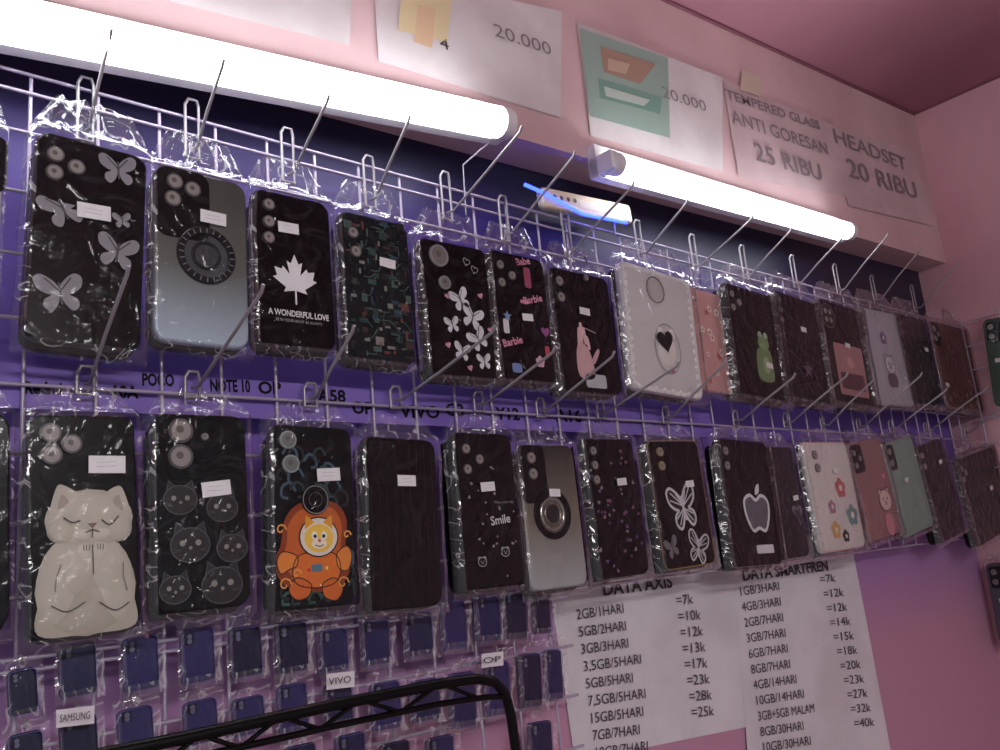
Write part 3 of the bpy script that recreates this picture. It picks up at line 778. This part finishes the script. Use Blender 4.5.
# ================= small packets on the lower grid =================
navy = [(30,32,76),(34,34,86),(46,42,98),(24,24,60)]
def packet(u, v, wpx, hpx, Y=-.009):
    K = Case([(u-wpx/2,v-hpx/2),(u+wpx/2,v-hpx/2-wpx*.12),(u+wpx/2+3,v+hpx/2-wpx*.12),(u-wpx/2+2,v+hpx/2)], body=rng.choice(navy), Y=Y, stack=0, name='hanging_phone_pouch', bag=False, r=.004, t=.005, rough=.35)
    w,h = K.w,K.h
    K.prism(rrect(w*.26,h*.22,.0015,3,-w*.25,h*.34), 0, .001, (22,22,40), .3)
    K.disc((-w*.25,h*.38), w*.07, (110,110,140), 7); K.disc((-w*.25,h*.29), w*.07, (110,110,140), 7)
    K.stroke(rrect(w*.94,h*.96,.003,3), .0006, (90,86,150), 2, True)
    K.done()
    n=6; V=[]; Fc=[]
    for j in range(n+1):
        for i in range(n+1):
            V.append(((i/n-.5)*w*1.3, -h*.58+j/n*h*1.34, .003+.0014*noise.noise(Vector((i*1.7+u,j*1.3,v)))))
    ed=[]
    for j in range(n):
        for i in range(n):
            k=j*(n+1)+i; Fc.append((k,k+1,k+n+2,k+n+1)); ed.append(1 if i in (0,n-1) or j in (0,n-1) else 0)
    mkobj('clear_sleeve', V, Fc, [bagM,bagE], ed, smooth=True, parent=K.e)
    curve('hanger', [[(0,h*.6,.003),(0,h*.78,0),(0,h*.8,Y-.0+.003)]], .0009, hookM, parent=K.e)
for u,v,w_,h_ in ((22,694,30,46),(77,672,38,54),(140,666,36,54),(197,658,34,54),(245,654,32,50),(291,650,32,50),(333,652,28,42),(375,644,28,46),(418,636,28,44),(453,626,24,50),(487,620,24,46),(514,616,24,50),(541,614,18,42)):
    packet(u,v,w_,h_)
for u,v,w_,h_ in ((25,760,36,50),(78,740,38,42),(135,732,36,44),(200,724,34,44),(248,718,32,38),(292,710,30,48),(338,706,28,42),(385,708,30,48),(425,702,28,42),(462,702,26,56),(497,690,24,54),(530,682,22,54),(553,676,18,50)):
    packet(u,v,w_,h_)
for u,v,w_,h_ in ((140,778,36,36),(210,772,34,38),(300,770,32,46),(350,760,30,48),(395,768,30,48),(440,762,28,48),(540,747,24,48)):
    packet(u,v,w_,h_)
def card(u,v,w_,h_,s_):
    o = sheet('brand_tag', [(u-w_/2,v-h_/2),(u+w_/2,v-h_/2-w_*.12),(u+w_/2,v+h_/2-w_*.12),(u-w_/2,v+h_/2)], -.020, paperw)
    lab(s_, u-w_*.4,u+w_*.4,v,v-w_*.1, -.0245, h_*.4, dark, o)
card(75,719,38,18,'SAMSUNG'); card(340,682,28,16,'VIVO'); card(492,661,22,14,'OP')

# model names written on a lilac strip fixed behind the grid between the rows
za, zb = P(60,410,.0065).z, P(60,366,.0065).z
strip = box('handwritten_label_strip', (-.34,.0065,za), (1.0,.0085,zb), noisy('lilac_card', (128,104,196), (144,120,208), 6, .6, .03))
ink = mat((12,8,22),.7)
for s_,u0,u1,v0 in (('Redmi',24,62,388),('10A',112,137,392),('POCO',142,174,380),('NOTE 10',210,250,386),('OP',258,281,388),('A58',318,346,396),('OP',352,372,408),('VIVO',400,440,412),('C3',446,464,410),('Y12',496,520,414),('A16',556,582,416)):
    lab(s_, u0,u1,v0,v0+1, .0060, 12, ink, strip, .0005)

# small LED gadget perched on the top wire
e = empty('led_phone_lamp')
A = P(543,196,-.012); B = P(632,214,-.012); d = (B-A); ang = math.atan2(d.z,d.x); Lg = d.length
e.matrix_world = Matrix.Translation((A+B)/2) @ ROT @ Matrix.Rotation(ang,4,'Z')
body_mesh('lamp_body', Lg, .026, .012, mat((240,226,190),.35), e, r=.006)
gd = Case.__new__(Case); gd.V=[];gd.F=[];gd.fm=[];gd.ms=[];gd.sm=[];gd.e=e
for k in range(4): gd.disc((-Lg*.38+k*.012,.002), .003, (90,84,80), 3)
gd.poly(rrect(Lg*.5,.010,.002,3,Lg*.14,0), (250,244,226), 2)
gd.done()
curve('blue_led_strip', [[(-Lg*.5-.028,.010,0),(-Lg*.5,.004,.001),(-Lg*.1,-.0145,.001),(Lg*.4,-.0145,.001)]], .0022, mat((40,60,255),.4,emit=9), parent=e)
curve('bracket', [[(-Lg*.3,-.013,-.006),(-Lg*.3,-.03,-.008)],[(Lg*.3,-.013,-.006),(Lg*.3,-.03,-.008)]], .0016, hookM, parent=e)

# black wire rack in front, standing on the floor
rackM = mat((10,10,12), .35, .2)
RY = -.17
rk = [(40,772),(90,757),(180,739),(330,706),(440,684),(478,679),(494,682),(505,693),(511,715),(518,765)]
pts = [P(a,b,RY) for a,b in rk]
end = pts[-1].copy(); end.z = 0; st = pts[0].copy(); st.z = 0
outer = [st]+pts+[end]
inner = [P(a,b,RY) for a,b in ((60,790),(180,761),(330,727),(440,704),(488,697))]
e = empty('black_wire_rack')
curve('frame', [outer], .0038, rackM, parent=e)
curve('inner_rail', [inner+[P(500,697,RY)]], .0022, rackM, parent=e)
zz = []
up = [P(a,b,RY) for a,b in ((120,751),(200,735),(280,717),(360,700),(440,684))]
dn = [P(a,b,RY) for a,b in ((160,766),(240,748),(320,729),(400,712),(478,698))]
for a,b in zip(up,dn): zz += [a,b]
curve('lattice', [zz], .0016, rackM, parent=e)

# ---------------- lights / world / camera ----------------
w = bpy.data.worlds.new('shop_ambient'); scene.world = w; w.use_nodes = True
w.node_tree.nodes['Background'].inputs[0].default_value = (.39,.38,.41,1)
w.node_tree.nodes['Background'].inputs[1].default_value = .58

bpy.context.view_layer.update()
for o, wd in fits:
    if o.dimensions.x > 1e-5: o.scale.x *= wd/o.dimensions.x
cd = bpy.data.cameras.new('camera'); cd.sensor_width = 36; cd.lens = 36*F/1000; cd.clip_start = .01
co = bpy.data.objects.new('camera', cd); scene.collection.objects.link(co); scene.camera = co
right = Vector((DX.x, DY.x, DV.x)); down = Vector((DX.y, DY.y, DV.y)); fwd = FWD
M = Matrix((right, -down, -fwd)).transposed().to_4x4(); M.translation = CAM
co.matrix_world = M
